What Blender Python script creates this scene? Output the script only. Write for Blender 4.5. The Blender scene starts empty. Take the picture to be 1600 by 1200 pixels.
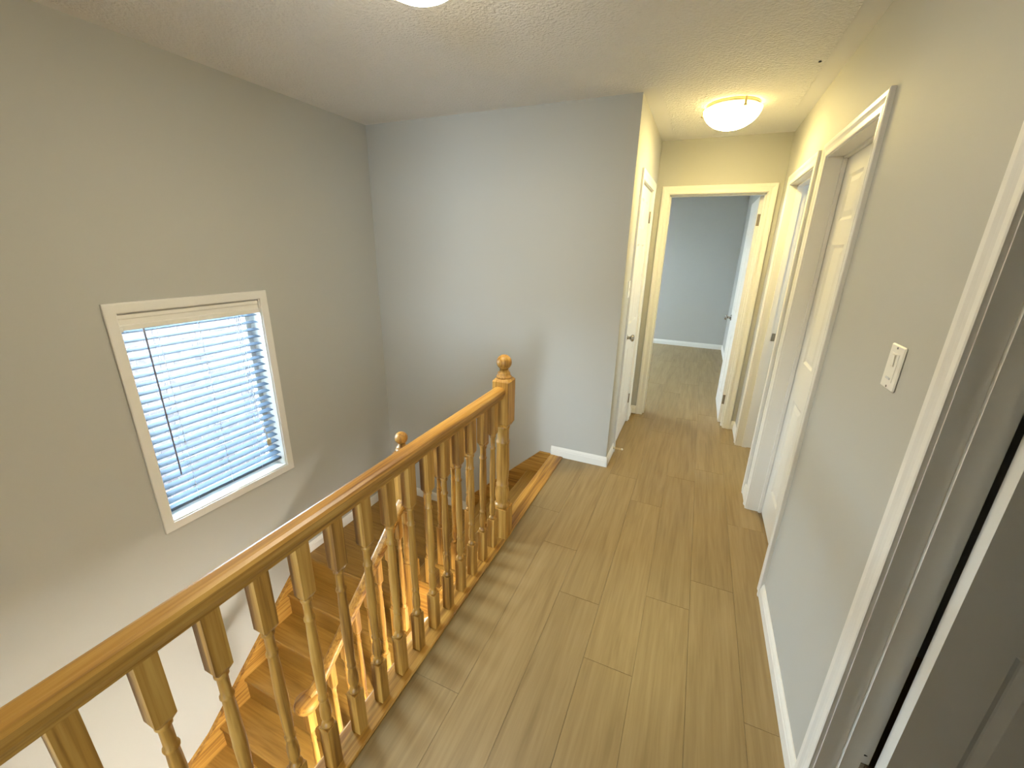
import bpy, bmesh, math, random
from mathutils import Vector, Matrix
random.seed(7)
S = bpy.context.scene
COL = S.collection
PI = math.pi

# ------------------------------------------------------------------ camera
cam = bpy.data.cameras.new('camera'); co = bpy.data.objects.new('camera', cam); COL.objects.link(co)
cam.sensor_fit = 'HORIZONTAL'; cam.sensor_width = 36.0; cam.lens = 645.48 / 1600 * 36
cam.clip_start = 0.02; cam.clip_end = 200
YAW, PITCH, ROLL = 0.4113, 0.3188, 0.0214
fw = Vector((-math.sin(YAW) * math.cos(PITCH), math.cos(YAW) * math.cos(PITCH), -math.sin(PITCH)))
rt = fw.cross(Vector((0, 0, 1))).normalized(); upv = rt.cross(fw)
r2 = rt * math.cos(ROLL) + upv * math.sin(ROLL); u2 = -rt * math.sin(ROLL) + upv * math.cos(ROLL)
m = Matrix((r2, u2, -fw)).transposed().to_4x4(); m.translation = (0, 0, 1.5708)
co.matrix_world = m
S.camera = co

# ------------------------------------------------------------------ world, exposure
SKY = (0.70, 0.86, 1.0); SKY_STRENGTH = 31.0
w = bpy.data.worlds.new('sky'); S.world = w; w.use_nodes = True
bg = w.node_tree.nodes['Background']
bg.inputs['Color'].default_value = (*SKY, 1); bg.inputs['Strength'].default_value = SKY_STRENGTH
S.view_settings.view_transform = 'Standard'; S.view_settings.look = 'None'
S.view_settings.gamma = 1.0; S.view_settings.use_curve_mapping = False
S.view_settings.exposure = 1.12
S.cycles.use_denoising = True
S.cycles.max_bounces = 10; S.cycles.diffuse_bounces = 6; S.cycles.transparent_max_bounces = 12
LAMP_HALL, LAMP_STAIR, FILL_GROUND = 82.0, 100.0, 560.0
COL_HALL, COL_STAIR, COL_GROUND = (1.0, 0.77, 0.29), (1.0, 0.89, 0.66), (1.0, .95, .86)

def portal(name, loc, rot, sx, sy):
    l = bpy.data.lights.new(name, 'AREA'); l.shape = 'RECTANGLE'; l.size = sx; l.size_y = sy
    l.cycles.is_portal = True
    o = bpy.data.objects.new(name, l); COL.objects.link(o); o.location = loc; o.rotation_euler = rot
    return o
portal('window_portal', (-2.66, 1.40, .65), (0, -PI/2, 0), 1.2, .76)
portal('added_window_portal', (.825, -5.02, 1.45), (PI/2, 0, 0), 1.25, 1.3)  # window of the added room behind the camera
portal('bedroom_window_portal', (-3.12, 5.525, 1.26), (0, -PI/2, 0), .32, .35)
portal('side_room_window_portal', (2.72, 3.065, 1.45), (0, PI/2, 0), .7, .23)

# ------------------------------------------------------------------ materials
def mat(name, col, rough=.5, metal=0., spec=.5):
    m = bpy.data.materials.new(name); m.use_nodes = True
    b = m.node_tree.nodes['Principled BSDF']
    b.inputs['Base Color'].default_value = (*col, 1); b.inputs['Roughness'].default_value = rough
    b.inputs['Metallic'].default_value = metal; b.inputs['Specular IOR Level'].default_value = spec
    return m
def nodes(m): return m.node_tree.nodes, m.node_tree.links, m.node_tree.nodes['Principled BSDF']
def add_bump(m, scale, strength, dist=.002, detail=3, kind='Noise'):
    N, L, b = nodes(m)
    tc = N.new('ShaderNodeTexCoord')
    t = N.new('ShaderNodeTexNoise'); t.inputs['Scale'].default_value = scale; t.inputs['Detail'].default_value = detail
    L.new(tc.outputs['Object'], t.inputs['Vector'])
    bp = N.new('ShaderNodeBump'); bp.inputs['Strength'].default_value = strength; bp.inputs['Distance'].default_value = dist
    L.new(t.outputs['Fac'], bp.inputs['Height']); L.new(bp.outputs['Normal'], b.inputs['Normal'])
    return t
def mottled(m, c1, c2, scale):
    N, L, b = nodes(m)
    tc = N.new('ShaderNodeTexCoord')
    t = N.new('ShaderNodeTexNoise'); t.inputs['Scale'].default_value = scale; t.inputs['Detail'].default_value = 4
    L.new(tc.outputs['Object'], t.inputs['Vector'])
    r = N.new('ShaderNodeValToRGB'); r.color_ramp.elements[0].position = .3; r.color_ramp.elements[1].position = .7
    r.color_ramp.elements[0].color = (*c1, 1); r.color_ramp.elements[1].color = (*c2, 1)
    L.new(t.outputs['Fac'], r.inputs['Fac']); L.new(r.outputs['Color'], b.inputs['Base Color'])
def wood(name, axis, c_dark, c_mid, c_light, fine=60., long=2.2, rough=.35, var=.12, bump=.15):
    """oak grain running along one object axis, offset per object"""
    m = mat(name, c_mid, rough); N, L, b = nodes(m)
    tc = N.new('ShaderNodeTexCoord'); oi = N.new('ShaderNodeObjectInfo')
    mul = N.new('ShaderNodeMath'); mul.operation = 'MULTIPLY'; mul.inputs[1].default_value = 37.
    L.new(oi.outputs['Random'], mul.inputs[0])
    add = N.new('ShaderNodeVectorMath'); add.operation = 'ADD'
    L.new(tc.outputs['Object'], add.inputs[0]); L.new(mul.outputs[0], add.inputs[1])
    def tex(sc_across, sc_along, detail, dist):
        mp = N.new('ShaderNodeMapping')
        s = [sc_across] * 3; s['xyz'.index(axis)] = sc_along; mp.inputs['Scale'].default_value = s
        L.new(add.outputs[0], mp.inputs['Vector'])
        t = N.new('ShaderNodeTexNoise'); t.inputs['Scale'].default_value = 1.; t.inputs['Detail'].default_value = detail
        t.inputs['Distortion'].default_value = dist
        L.new(mp.outputs['Vector'], t.inputs['Vector']); return t
    a = tex(fine, long, 4, .3); c = tex(fine * .22, long * .45, 3, 1.0)
    mx = N.new('ShaderNodeMath'); mx.operation = 'MULTIPLY_ADD'; mx.inputs[1].default_value = .45
    L.new(a.outputs['Fac'], mx.inputs[0])
    m2 = N.new('ShaderNodeMath'); m2.operation = 'MULTIPLY'; m2.inputs[1].default_value = .55
    L.new(c.outputs['Fac'], m2.inputs[0]); L.new(m2.outputs[0], mx.inputs[2])
    r = N.new('ShaderNodeValToRGB'); e = r.color_ramp.elements
    e[0].position = .36; e[0].color = (*c_dark, 1); e[1].position = .66; e[1].color = (*c_light, 1)
    k = e.new(.5); k.color = (*c_mid, 1)
    L.new(mx.outputs[0], r.inputs['Fac'])
    hs = N.new('ShaderNodeHueSaturation')
    mr = N.new('ShaderNodeMapRange'); mr.inputs[3].default_value = 1 - var; mr.inputs[4].default_value = 1 + var
    L.new(oi.outputs['Random'], mr.inputs[0]); L.new(mr.outputs[0], hs.inputs['Value'])
    L.new(r.outputs['Color'], hs.inputs['Color']); L.new(hs.outputs['Color'], b.inputs['Base Color'])
    bp = N.new('ShaderNodeBump'); bp.inputs['Strength'].default_value = bump; bp.inputs['Distance'].default_value = .0006
    L.new(a.outputs['Fac'], bp.inputs['Height']); L.new(bp.outputs['Normal'], b.inputs['Normal'])
    return m

M = {}
M['wall'] = mat('grey_wall_paint', (.47, .47, .44), .62, spec=.35); add_bump(M['wall'], 260, .10, .0008)
M['ceiling'] = mat('white_ceiling_paint', (.78, .775, .77), .8); add_bump(M['ceiling'], 60, .05, .001)
M['stipple'] = mat('stippled_ceiling', (.78, .775, .77), .9); add_bump(M['stipple'], 75, 1.0, .012, 4)
M['trim'] = mat('white_trim_paint', (.78, .77, .73), .32); add_bump(M['trim'], 90, .03, .0008)
M['door'] = mat('white_door_paint', (.76, .75, .71), .38); add_bump(M['door'], 140, .06, .0006)
M['white'] = mat('white_plastic', (.80, .79, .74), .35); add_bump(M['white'], 200, .02, .0003)
M['slat'] = mat('sky_tinted_blind_slat', (.118, .168, .235), .75, spec=.12); add_bump(M['slat'], 150, .03, .0004)  # white slats painted dark and bluish: the sky's tint is put into their colour
M['cord'] = mat('blind_cord', (.62, .64, .66), .8); mottled(M['cord'], (.58, .60, .62), (.68, .7, .72), 300)
M['wand'] = mat('grey_blind_wand', (.20, .20, .25), .3); mottled(M['wand'], (.18, .18, .23), (.24, .24, .30), 80)
M['nickel'] = mat('brushed_nickel', (.40, .38, .35), .25, 1.); add_bump(M['nickel'], 300, .04, .0003)
M['hinge'] = mat('dull_bronze_hinge', (.26, .22, .17), .4, 1.); mottled(M['hinge'], (.24, .20, .15), (.30, .25, .19), 120)
M['brass'] = mat('pale_gold_lamp_metal', (.72, .60, .36), .3, 1.); add_bump(M['brass'], 200, .03, .0003)
M['dark'] = mat('dark_metal', (.03, .03, .03), .5); mottled(M['dark'], (.025, .025, .025), (.05, .05, .05), 200)
OD, OM, OL = (.19, .082, .013), (.41, .205, .035), (.57, .335, .08)
for a in 'xyz': M['oak_' + a] = wood('honey_oak_grain_' + a, a, OD, OM, OL, fine=105, long=2.8, rough=.42, var=.08)
TD, TM, TL = (.23, .118, .020), (.30, .160, .030), (.36, .205, .044)
for a in 'xy': M['tread_' + a] = wood('stair_oak_grain_' + a, a, TD, TM, TL, fine=90, long=4.0, rough=.32, var=.08)
M['laminate'] = wood('laminate_oak', 'y', (.215, .145, .060), (.265, .185, .082), (.310, .222, .108), fine=75, long=3.2, rough=.42, var=.05, bump=.08)
M['mortar'] = mat('grey_mortar', (.20, .19, .18), .9); mottled(M['mortar'], (.17, .16, .15), (.23, .22, .21), 30)
M['brick'] = wood('darkened_brick', 'y', (.016, .011, .012), (.028, .021, .023), (.042, .033, .036), fine=26, long=14, rough=.85, var=.3)  # brick coloured far darker than real, so the daylight does not wash it out
M['ground'] = mat('gravel_ground', (.10, .10, .09), .95); mottled(M['ground'], (.07, .07, .06), (.13, .13, .11), 12)
# window pane: clear glass with a Fresnel reflection
M['glass'] = bpy.data.materials.new('clear_pane'); M['glass'].use_nodes = True
N = M['glass'].node_tree.nodes; L_ = M['glass'].node_tree.links; N.clear()
out = N.new('ShaderNodeOutputMaterial'); mx = N.new('ShaderNodeMixShader'); tr = N.new('ShaderNodeBsdfTransparent'); gl = N.new('ShaderNodeBsdfGlossy')
fr = N.new('ShaderNodeFresnel'); fr.inputs['IOR'].default_value = 1.45; gl.inputs['Roughness'].default_value = .02
tr.inputs['Color'].default_value = (.96, .98, .98, 1)
L_.new(fr.outputs[0], mx.inputs[0]); L_.new(tr.outputs[0], mx.inputs[1]); L_.new(gl.outputs[0], mx.inputs[2]); L_.new(mx.outputs[0], out.inputs[0])
def bowl_mat(name, strength, col):
    m = mat(name, (.85, .78, .60), .3); N, L, b = nodes(m)
    tc = N.new('ShaderNodeTexCoord'); t = N.new('ShaderNodeTexNoise'); t.inputs['Scale'].default_value = 9; t.inputs['Detail'].default_value = 3
    L.new(tc.outputs['Object'], t.inputs['Vector'])
    # the two bulbs behind the glass: brighter at the middle of the bowl than at its rim
    vl = N.new('ShaderNodeVectorMath'); vl.operation = 'LENGTH'
    ms = N.new('ShaderNodeVectorMath'); ms.operation = 'MULTIPLY'; ms.inputs[1].default_value = (1, 1, 0)
    L.new(tc.outputs['Object'], ms.inputs[0]); L.new(ms.outputs[0], vl.inputs[0])
    mr = N.new('ShaderNodeMapRange'); mr.interpolation_type = 'SMOOTHSTEP'; mr.inputs[1].default_value = .0; mr.inputs[2].default_value = .160
    mr.inputs[3].default_value = strength * 1.6; mr.inputs[4].default_value = strength * .045
    L.new(vl.outputs['Value'], mr.inputs[0])
    mm = N.new('ShaderNodeMath'); mm.operation = 'MULTIPLY'
    m3 = N.new('ShaderNodeMapRange'); m3.inputs[3].default_value = .75; m3.inputs[4].default_value = 1.25
    L.new(t.outputs['Fac'], m3.inputs[0]); L.new(mr.outputs[0], mm.inputs[0]); L.new(m3.outputs[0], mm.inputs[1])
    b.inputs['Emission Color'].default_value = (*col, 1); L.new(mm.outputs[0], b.inputs['Emission Strength'])
    return m
M['bowl_hall'] = bowl_mat('lit_alabaster_glass_hall', LAMP_HALL, COL_HALL)
M['bowl_stair'] = bowl_mat('lit_alabaster_glass_stair', LAMP_STAIR, COL_STAIR)
M['bowl_ground'] = bowl_mat('added_fill_glow_ground', FILL_GROUND, COL_GROUND)

# ------------------------------------------------------------------ mesh helpers
class MB:
    def __init__(s): s.v = []; s.f = []; s.smooth = []
    def add(s, vs, fs, smooth=False):
        o = len(s.v); s.v += [tuple(p) for p in vs]
        for f in fs: s.f.append([i + o for i in f]); s.smooth.append(smooth)
        return s
    def box(s, x0, x1, y0, y1, z0, z1):
        vs = [(x, y, z) for z in (z0, z1) for y in (y0, y1) for x in (x0, x1)]
        return s.add(vs, [(0, 2, 3, 1), (4, 5, 7, 6), (0, 1, 5, 4), (2, 6, 7, 3), (0, 4, 6, 2), (1, 3, 7, 5)])
    def cbox(s, x0, x1, y0, y1, z0, z1, c=.002):
        """box with chamfered edges (24 vertices)"""
        X = (x0, x1); Y = (y0, y1); Z = (z0, z1); vs = []; idx = {}
        for i in (0, 1):
            for j in (0, 1):
                for k in (0, 1):
                    sx, sy, sz = (1 - 2 * i) * c, (1 - 2 * j) * c, (1 - 2 * k) * c
                    for a, p in (('x', (X[i], Y[j] + sy, Z[k] + sz)), ('y', (X[i] + sx, Y[j], Z[k] + sz)), ('z', (X[i] + sx, Y[j] + sy, Z[k]))):
                        idx[(i, j, k, a)] = len(vs); vs.append(p)
        g = lambda i, j, k, a: idx[(i, j, k, a)]
        fs = []
        for i in (0, 1):
            q = [g(i, 0, 0, 'x'), g(i, 1, 0, 'x'), g(i, 1, 1, 'x'), g(i, 0, 1, 'x')]; fs.append(q if i else q[::-1])
            q = [g(0, i, 0, 'y'), g(1, i, 0, 'y'), g(1, i, 1, 'y'), g(0, i, 1, 'y')]; fs.append(q[::-1] if i else q)
            q = [g(0, 0, i, 'z'), g(1, 0, i, 'z'), g(1, 1, i, 'z'), g(0, 1, i, 'z')]; fs.append(q if i else q[::-1])
            for j in (0, 1):
                fs.append([g(i, j, 0, 'x'), g(i, j, 1, 'x'), g(i, j, 1, 'y'), g(i, j, 0, 'y')])
                fs.append([g(i, 0, j, 'x'), g(i, 1, j, 'x'), g(i, 1, j, 'z'), g(i, 0, j, 'z')])
                fs.append([g(0, i, j, 'y'), g(1, i, j, 'y'), g(1, i, j, 'z'), g(0, i, j, 'z')])
                for k in (0, 1): fs.append([g(i, j, k, 'x'), g(i, j, k, 'y'), g(i, j, k, 'z')])
        return s.add(vs, fs)
    def lathe(s, prof, seg=16, c=(0, 0, 0), axis='z', cap=True):
        """prof: (radius, height) pairs"""
        vs = []; n = len(prof)
        for r, h in prof:
            for k in range(seg):
                a = 2 * PI * k / seg; p = (r * math.cos(a), r * math.sin(a), h)
                if axis == 'x': p = (h, p[0], p[1])
                elif axis == 'y': p = (p[1], h, p[0])
                vs.append((p[0] + c[0], p[1] + c[1], p[2] + c[2]))
        fs = [(i * seg + k, i * seg + (k + 1) % seg, (i + 1) * seg + (k + 1) % seg, (i + 1) * seg + k) for i in range(n - 1) for k in range(seg)]
        s.add(vs, fs, True)
        if cap: s.add(vs[:seg], [list(range(seg))[::-1]]); s.add(vs[-seg:], [list(range(seg))])
        return s
    def prism(s, poly, axis, a0, a1):
        """polygon extruded along an axis; poly holds the two other coordinates in x,y,z order"""
        def P(p, a): return {'x': (a, p[0], p[1]), 'y': (p[0], a, p[1]), 'z': (p[0], p[1], a)}[axis]
        n = len(poly); vs = [P(p, a0) for p in poly] + [P(p, a1) for p in poly]
        return s.add(vs, [list(range(n))[::-1], list(range(n, 2 * n))] + [(i, (i + 1) % n, n + (i + 1) % n, n + i) for i in range(n)])
    def sweep(s, prof, path, cap=True, smooth=True):
        """profile (side, up) along a path, sections stay plumb"""
        vs = []; n = len(prof); path = [Vector(p) for p in path]
        for i, p in enumerate(path):
            t = (path[min(i + 1, len(path) - 1)] - path[max(i - 1, 0)]); sd = Vector((t.y, -t.x, 0)).normalized()
            for u, v in prof: vs.append(p + sd * u + Vector((0, 0, v)))
        fs = [(i * n + k, i * n + (k + 1) % n, (i + 1) * n + (k + 1) % n, (i + 1) * n + k) for i in range(len(path) - 1) for k in range(n)]
        s.add(vs, fs, smooth)
        if cap: s.add(vs[:n], [list(range(n))]); s.add(vs[-n:], [list(range(n))[::-1]])
        return s
    def tube(s, path, r, seg=8):
        path = [Vector(p) for p in path]; vs = []
        for i, p in enumerate(path):
            t = (path[min(i + 1, len(path) - 1)] - path[max(i - 1, 0)]).normalized()
            a = Vector((0, 0, 1)) if abs(t.z) < .9 else Vector((1, 0, 0)); u = t.cross(a).normalized(); v = t.cross(u)
            for k in range(seg): q = 2 * PI * k / seg; vs.append(p + (u * math.cos(q) + v * math.sin(q)) * r)
        fs = [(i * seg + k, i * seg + (k + 1) % seg, (i + 1) * seg + (k + 1) % seg, (i + 1) * seg + k) for i in range(len(path) - 1) for k in range(seg)]
        s.add(vs, fs, True); s.add(vs[:seg], [list(range(seg))]); s.add(vs[-seg:], [list(range(seg))])
        return s
    def mapped(s, fn): s.v = [tuple(fn(*p)) for p in s.v]; return s
    def mesh(s, name, off=(0, 0, 0)):
        me = bpy.data.meshes.new(name)
        me.from_pydata([(p[0] - off[0], p[1] - off[1], p[2] - off[2]) for p in s.v], [], s.f)
        me.polygons.foreach_set('use_smooth', s.smooth)
        bm = bmesh.new(); bm.from_mesh(me); bmesh.ops.remove_doubles(bm, verts=bm.verts, dist=1e-5)
        bmesh.ops.recalc_face_normals(bm, faces=bm.faces); bm.to_mesh(me); bm.free()
        return me

ROOT = {}
def tag(o, label=None, cat=None, group=None, kind=None):
    if label: o['label'] = label
    if cat: o['category'] = cat
    if group: o['group'] = group
    if kind: o['kind'] = kind
    return o
def thing(name, loc, label, cat, group=None, kind=None):
    o = bpy.data.objects.new(name, None); COL.objects.link(o); o.location = loc; o.empty_display_size = .1
    ROOT[o] = tuple(loc); return tag(o, label, cat, group, kind)
def obj(name, mb, m, parent=None, label=None, kind=None):
    """one mesh object; vertices are given in world space"""
    off = ROOT.get(parent, (0, 0, 0))
    if parent is None:
        off = tuple((min(p[i] for p in mb.v) + max(p[i] for p in mb.v)) / 2 for i in range(3))
        off = (off[0], off[1], min(p[2] for p in mb.v))
    me = mb.mesh(name, off); me.materials.append(m)
    o = bpy.data.objects.new(name, me); COL.objects.link(o)
    if parent is not None: o.parent = parent; ROOT[o] = off
    else: o.location = off; ROOT[o] = off
    return tag(o, label, None, None, kind)
def inst(name, me, parent, loc, rot=(0, 0, 0)):
    """a part that shares mesh data, placed at a world position"""
    o = bpy.data.objects.new(name, me); COL.objects.link(o); o.parent = parent
    off = ROOT[parent]; o.location = tuple(loc[i] - off[i] for i in range(3)); o.rotation_euler = rot
    return o
def struct(name, mb, m, label, cat): return tag(obj(name, mb, m), label, cat, kind='structure')

# ------------------------------------------------------------------ measures (metres; upstairs floor = 0)
Lx, Bk, Cx, Rx, En, Ht = -2.519, 2.857, -.456, .4884, 4.0818, 2.44
RW = .101; GF = -2.65; FRONT = -1.2
RISE, RUN = .18875, .205
Rin = Rx + RW

def wall_cells(a0, a1, z0, z1, holes):
    cuts = sorted({a0, a1, *[h[0] for h in holes], *[h[1] for h in holes]})
    for p, q in zip(cuts, cuts[1:]):
        hs = sorted([h for h in holes if h[0] <= p + 1e-6 and h[1] >= q - 1e-6], key=lambda h: h[2]); z = z0
        for h in hs:
            if h[2] > z + 1e-6: yield p, q, z, h[2]
            z = h[3]
        if z < z1 - 1e-6: yield p, q, z, z1
def wall_x(name, x0, x1, a0, a1, z0, z1, label, holes=()):
    b = MB()
    for p, q, r, t in wall_cells(a0, a1, z0, z1, holes): b.box(x0, x1, p, q, r, t)
    return struct(name, b, M['wall'], label, 'wall')
def wall_y(name, y0, y1, a0, a1, z0, z1, label, holes=()):
    b = MB()
    for p, q, r, t in wall_cells(a0, a1, z0, z1, holes): b.box(p, q, y0, y1, r, t)
    return struct(name, b, M['wall'], label, 'wall')

DH = 2.03
R1, R2, R3 = (2.965, 3.722), (1.987, 2.715), (.290, 1.052)
EO = (-.345, .392); CO = (3.19, 3.83)
WIN = (1.035, 1.764, .062, 1.236)
wall_x('wall_left', Lx - .16, Lx, FRONT, Bk + .1, GF, Ht, 'tall grey stairwell wall holding the window with blinds', [WIN])
wall_y('wall_back', Bk, Bk + .1, Lx, Cx, GF, Ht, 'pale grey wall facing the camera behind the far newel post')
wall_x('wall_closet', Cx - .1, Cx, Bk + .1, En, 0, Ht, 'narrow hall wall left with the panelled closet door', [(CO[0], CO[1], 0, DH)])
wall_y('wall_end', En, En + .12, Cx - .1, Rin, 0, Ht, 'hall end wall around the open bedroom doorway', [(EO[0], EO[1], 0, DH)])
wall_x('wall_right', Rx, Rin, FRONT, En, 0, Ht, 'long right hall wall with three doorways and a dimmer switch', [(*R1, 0, DH), (*R2, 0, DH), (*R3, 0, DH)])
wall_y('wall_front', FRONT - .12, FRONT, Lx - .16, 3.3, GF, Ht, 'grey wall closing the hall behind the camera', [(-.74, .02, 0, DH)])  # doorway added to let daylight through from the unseen room behind
wall_y('wall_added_room', -5.0, -4.9, -1.6, 3.0, 0, Ht, 'outer wall of an added unseen room, its window lighting the back wall', [(.20, 1.45, .8, 2.1)])  # unseen room and window added to throw daylight onto the back wall
wall_x('wall_added_room_left', -1.6, -1.5, -4.9, FRONT - .12, 0, Ht, 'left wall of the added unseen room behind the camera')
wall_x('wall_added_room_right', 2.9, 3.0, -4.9, FRONT - .12, 0, Ht, 'right wall of the added unseen room behind the camera')
wall_x('wall_closet_inner', Cx - .85, Cx - .75, Bk + .1, En + .12, 0, Ht, 'back wall inside the closet behind the closed panelled door')
# bedroom at the hall end, washroom and front room on the right
BX0, BX1, BY1 = -3.0, .505, 7.69
wall_y('wall_bedroom_back', BY1, BY1 + .1, BX0, BX1 + .1, 0, Ht, 'dim grey bedroom wall seen through the doorway at the hall end')
wall_x('wall_bedroom_right', BX1, BX1 + .1, En + .12, BY1, 0, Ht, 'bedroom side wall behind the opened white door')
wall_x('wall_bedroom_left', BX0 - .1, BX0, En, BY1 + .1, 0, Ht, 'bedroom wall with the unseen window', [(5.35, 5.70, 1.1, 1.42)])
wall_y('wall_bedroom_front', En, En + .12, BX0, Cx - .1, 0, Ht, 'bedroom wall left of its doorway')
wall_y('wall_washroom_front', 2.80, 2.90, Rin, 2.7, 0, Ht, 'wall between the right closet and the daylit side room')
wall_y('wall_washroom_back', En, En + .12, Rin, 2.7, 0, Ht, 'far wall of the daylit side room')
wall_x('wall_washroom_right', 2.6, 2.7, 2.90, En, 0, Ht, 'outer wall of the daylit side room', [(2.95, 3.18, 1.1, 1.8)])
wall_x('wall_closet_right', 1.25, 1.35, 1.95, 2.80, 0, Ht, 'back wall of the closet behind the closed right door')
wall_y('wall_room_back', 1.85, 1.95, Rin, 3.3, 0, Ht, 'far wall of the dark room beside the camera')
wall_x('wall_room_right', 3.2, 3.3, FRONT, 1.85, 0, Ht, 'outer wall of the dark room beside the camera')
# ground floor shell
wall_x('wall_ground_right', Rx, Rin, FRONT, Bk + .1, GF, -.3, 'ground floor wall below the right hall wall')
wall_y('wall_ground_back', Bk, Bk + .1, Cx, Rin, GF, -.3, 'ground floor wall below the hall end')
b = MB().box(Lx - .2, Rin + .1, FRONT - .1, Bk + .1, GF - .2, GF)
struct('floor_ground', b, M['laminate'], 'ground floor at the foot of the stairs', 'floor')

# ceiling: smooth border and a stippled field
b = MB().box(Lx - .2, 3.4, -5.05, BY1 + .15, Ht, Ht + .1)
ce = struct('ceiling', b, M['ceiling'], 'white ceiling with smooth border around stippled field', 'ceiling')
b = MB().box(Lx + .07, Rx - .095, FRONT + .1, Bk - .07, Ht - .004, Ht + .001).box(Cx + .10, Rx - .095, Bk - .07, En - .09, Ht - .004, Ht + .001)
obj('stipple_field', b, M['stipple'], ce)

# upstairs floor: slab with single laminate planks
NX = -.788; PW = .1925
b = MB().box(NX - .06, Rin, FRONT, Bk, -.30, -.012).box(Cx - .9, Rin, Bk + .05, En + .12, -.30, -.012).box(Cx, Rin, Bk, Bk + .05, -.30, -.012).box(BX0 - .1, BX1 + .1, En + .12, BY1 + .1, -.30, -.012)
b.box(Rin, 3.4, FRONT, En + .1, -.30, -.002).box(-1.6, 3.4, -5.0, FRONT, -.30, -.002)
fl = struct('floor', b, M['laminate'], 'light oak laminate floor of the landing and hall', 'floor')
b = MB().box(NX - .06, NX - .05, FRONT, 1.80, -.33, -.012)
joints = {0: 1.70, -1: 1.268, 1: 1.90, -2: 1.552, 2: 1.265, -3: 1.861, -4: .93, 3: 1.6}
cache = {}
def plank(x0, x1, y0, y1):
    key = (round(x1 - x0, 4), round(y1 - y0, 3))
    if key not in cache:
        g = .0003; c = .0008; hx, hy = (x1 - x0) / 2 - g, (y1 - y0) / 2 - g; pm = MB()
        vs = [(-hx, -hy, -.0119), (hx, -hy, -.0119), (hx, hy, -.0119), (-hx, hy, -.0119), (-hx, -hy, -c), (hx, -hy, -c), (hx, hy, -c), (-hx, hy, -c),
              (-hx + c, -hy + c, 0), (hx - c, -hy + c, 0), (hx - c, hy - c, 0), (-hx + c, hy - c, 0)]
        pm.add(vs, [(0, 1, 5, 4), (1, 2, 6, 5), (2, 3, 7, 6), (3, 0, 4, 7), (4, 5, 9, 8), (5, 6, 10, 9), (6, 7, 11, 10), (7, 4, 8, 11), (8, 9, 10, 11)])
        me = pm.mesh('plank'); me.materials.append(M['laminate']); cache[key] = me
    inst('plank', cache[key], fl, ((x0 + x1) / 2, (y0 + y1) / 2, 0))
for i in range(-10, 4):
    x0 = -.018 + PW * i; x1 = x0 + PW
    ya, yb = (-.9, BY1) if i >= -4 else (En + .12, BY1)
    if i == -4: x0 = NX
    if i == 2: x1 = min(x1, .5595)
    if i == 3: x1 = Rin; yb = En
    j = joints.get(i, 1.0 + (i * .37) % 1.22); y = j - 1.22 * 4
    if -4 <= i <= -3: segs = [(ya, Bk - .001), (En + .12, yb)]
    elif i in (-2,): segs = [(ya, yb)]
    else: segs = [(ya, yb)]
    while y < yb:
        for sa, sb in segs:
            p, q = max(y, sa), min(y + 1.22, sb)
            if q - p > .03: plank(x0, x1, p, q)
        y += 1.22

# ------------------------------------------------------------------ trim
BBP = [(0, 0), (.012, 0), (.012, .050), (.0095, .056), (.0095, .062), (.006, .072), (.003, .080), (0, .080)]
nb = 0
def baseboard(side, runs, label):
    """runs: list of (axis, plane, direction, a0, a1, z)"""
    mb = MB()
    for ax, pl, d, a0, a1, z in runs:
        poly = [(pl + d * t, z + h) for t, h in BBP]
        mb.prism(poly, 'y' if ax == 'x' else 'x', a0, a1)
    return struct('baseboard_' + side, mb, M['trim'], label, 'baseboard')
CW = .062
baseboard('right', [('x', Rx, -1, R3[1] + CW, R2[0] - CW, 0)], 'white baseboard under the dimmer switch on the right wall')
baseboard('right_far', [('x', Rx, -1, R2[1] + CW, R1[0] - CW, 0), ('x', Rx, -1, R1[1] + CW, En, 0)], 'short white baseboard pieces between the right side doors')
baseboard('back', [('y', Bk, -1, -.892, Cx + .012, 0)], 'white baseboard on the grey wall beside the top stair')
baseboard('closet', [('x', Cx, 1, Bk - .012, CO[0] - CW, 0), ('x', Cx, 1, CO[1] + CW, En, 0)], 'short white baseboard beside the closet door')
baseboard('end', [('y', En, -1, Cx, EO[0] - CW, 0), ('y', En, -1, EO[1] + CW, Rx, 0)], 'white baseboard stubs beside the hall end doorway')
baseboard('bedroom', [('y', BY1, -1, BX0, BX1, 0), ('x', BX1, -1, En + .14, BY1, 0)], 'white baseboard in the bedroom beyond the hall')
LZ = -4 * RISE
baseboard('landing', [('x', Lx, 1, 1.80, Bk, LZ), ('y', Bk, -1, Lx, -1.64, LZ)], 'white baseboard around the lower stair landing')

CAS = [(0, 0), (0, .010), (.004, .012), (.016, .012), (.020, .0095), (.026, .0095), (.034, .012), (.042, .016), (.056, .017), (CW, .014), (CW, 0)]
def casing(mb, mapf, u0, u1, z0, z1, closed=False, prof=CAS):
    """mitred moulding round an opening; mapf(u, n, z) -> world"""
    rows = []
    for wd, t in prof:
        if closed: r = [(u0 - wd, z0 - wd), (u0 - wd, z1 + wd), (u1 + wd, z1 + wd), (u1 + wd, z0 - wd)]
        else: r = [(u0 - wd, z0), (u0 - wd, z1 + wd), (u1 + wd, z1 + wd), (u1 + wd, z0)]
        rows.append([mapf(u, t, z) for u, z in r])
    vs = [p for r in rows for p in r]; n = len(prof); fs = []
    for i in range(n - 1):
        for k in range(4 if closed else 3): a, b_ = i * 4 + k, i * 4 + (k + 1) % 4; fs.append((a, b_, b_ + 4, a + 4))
    if not closed:
        fs.append([i * 4 for i in range(n)]); fs.append([i * 4 + 3 for i in range(n)])
    mb.add(vs, fs)

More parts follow.
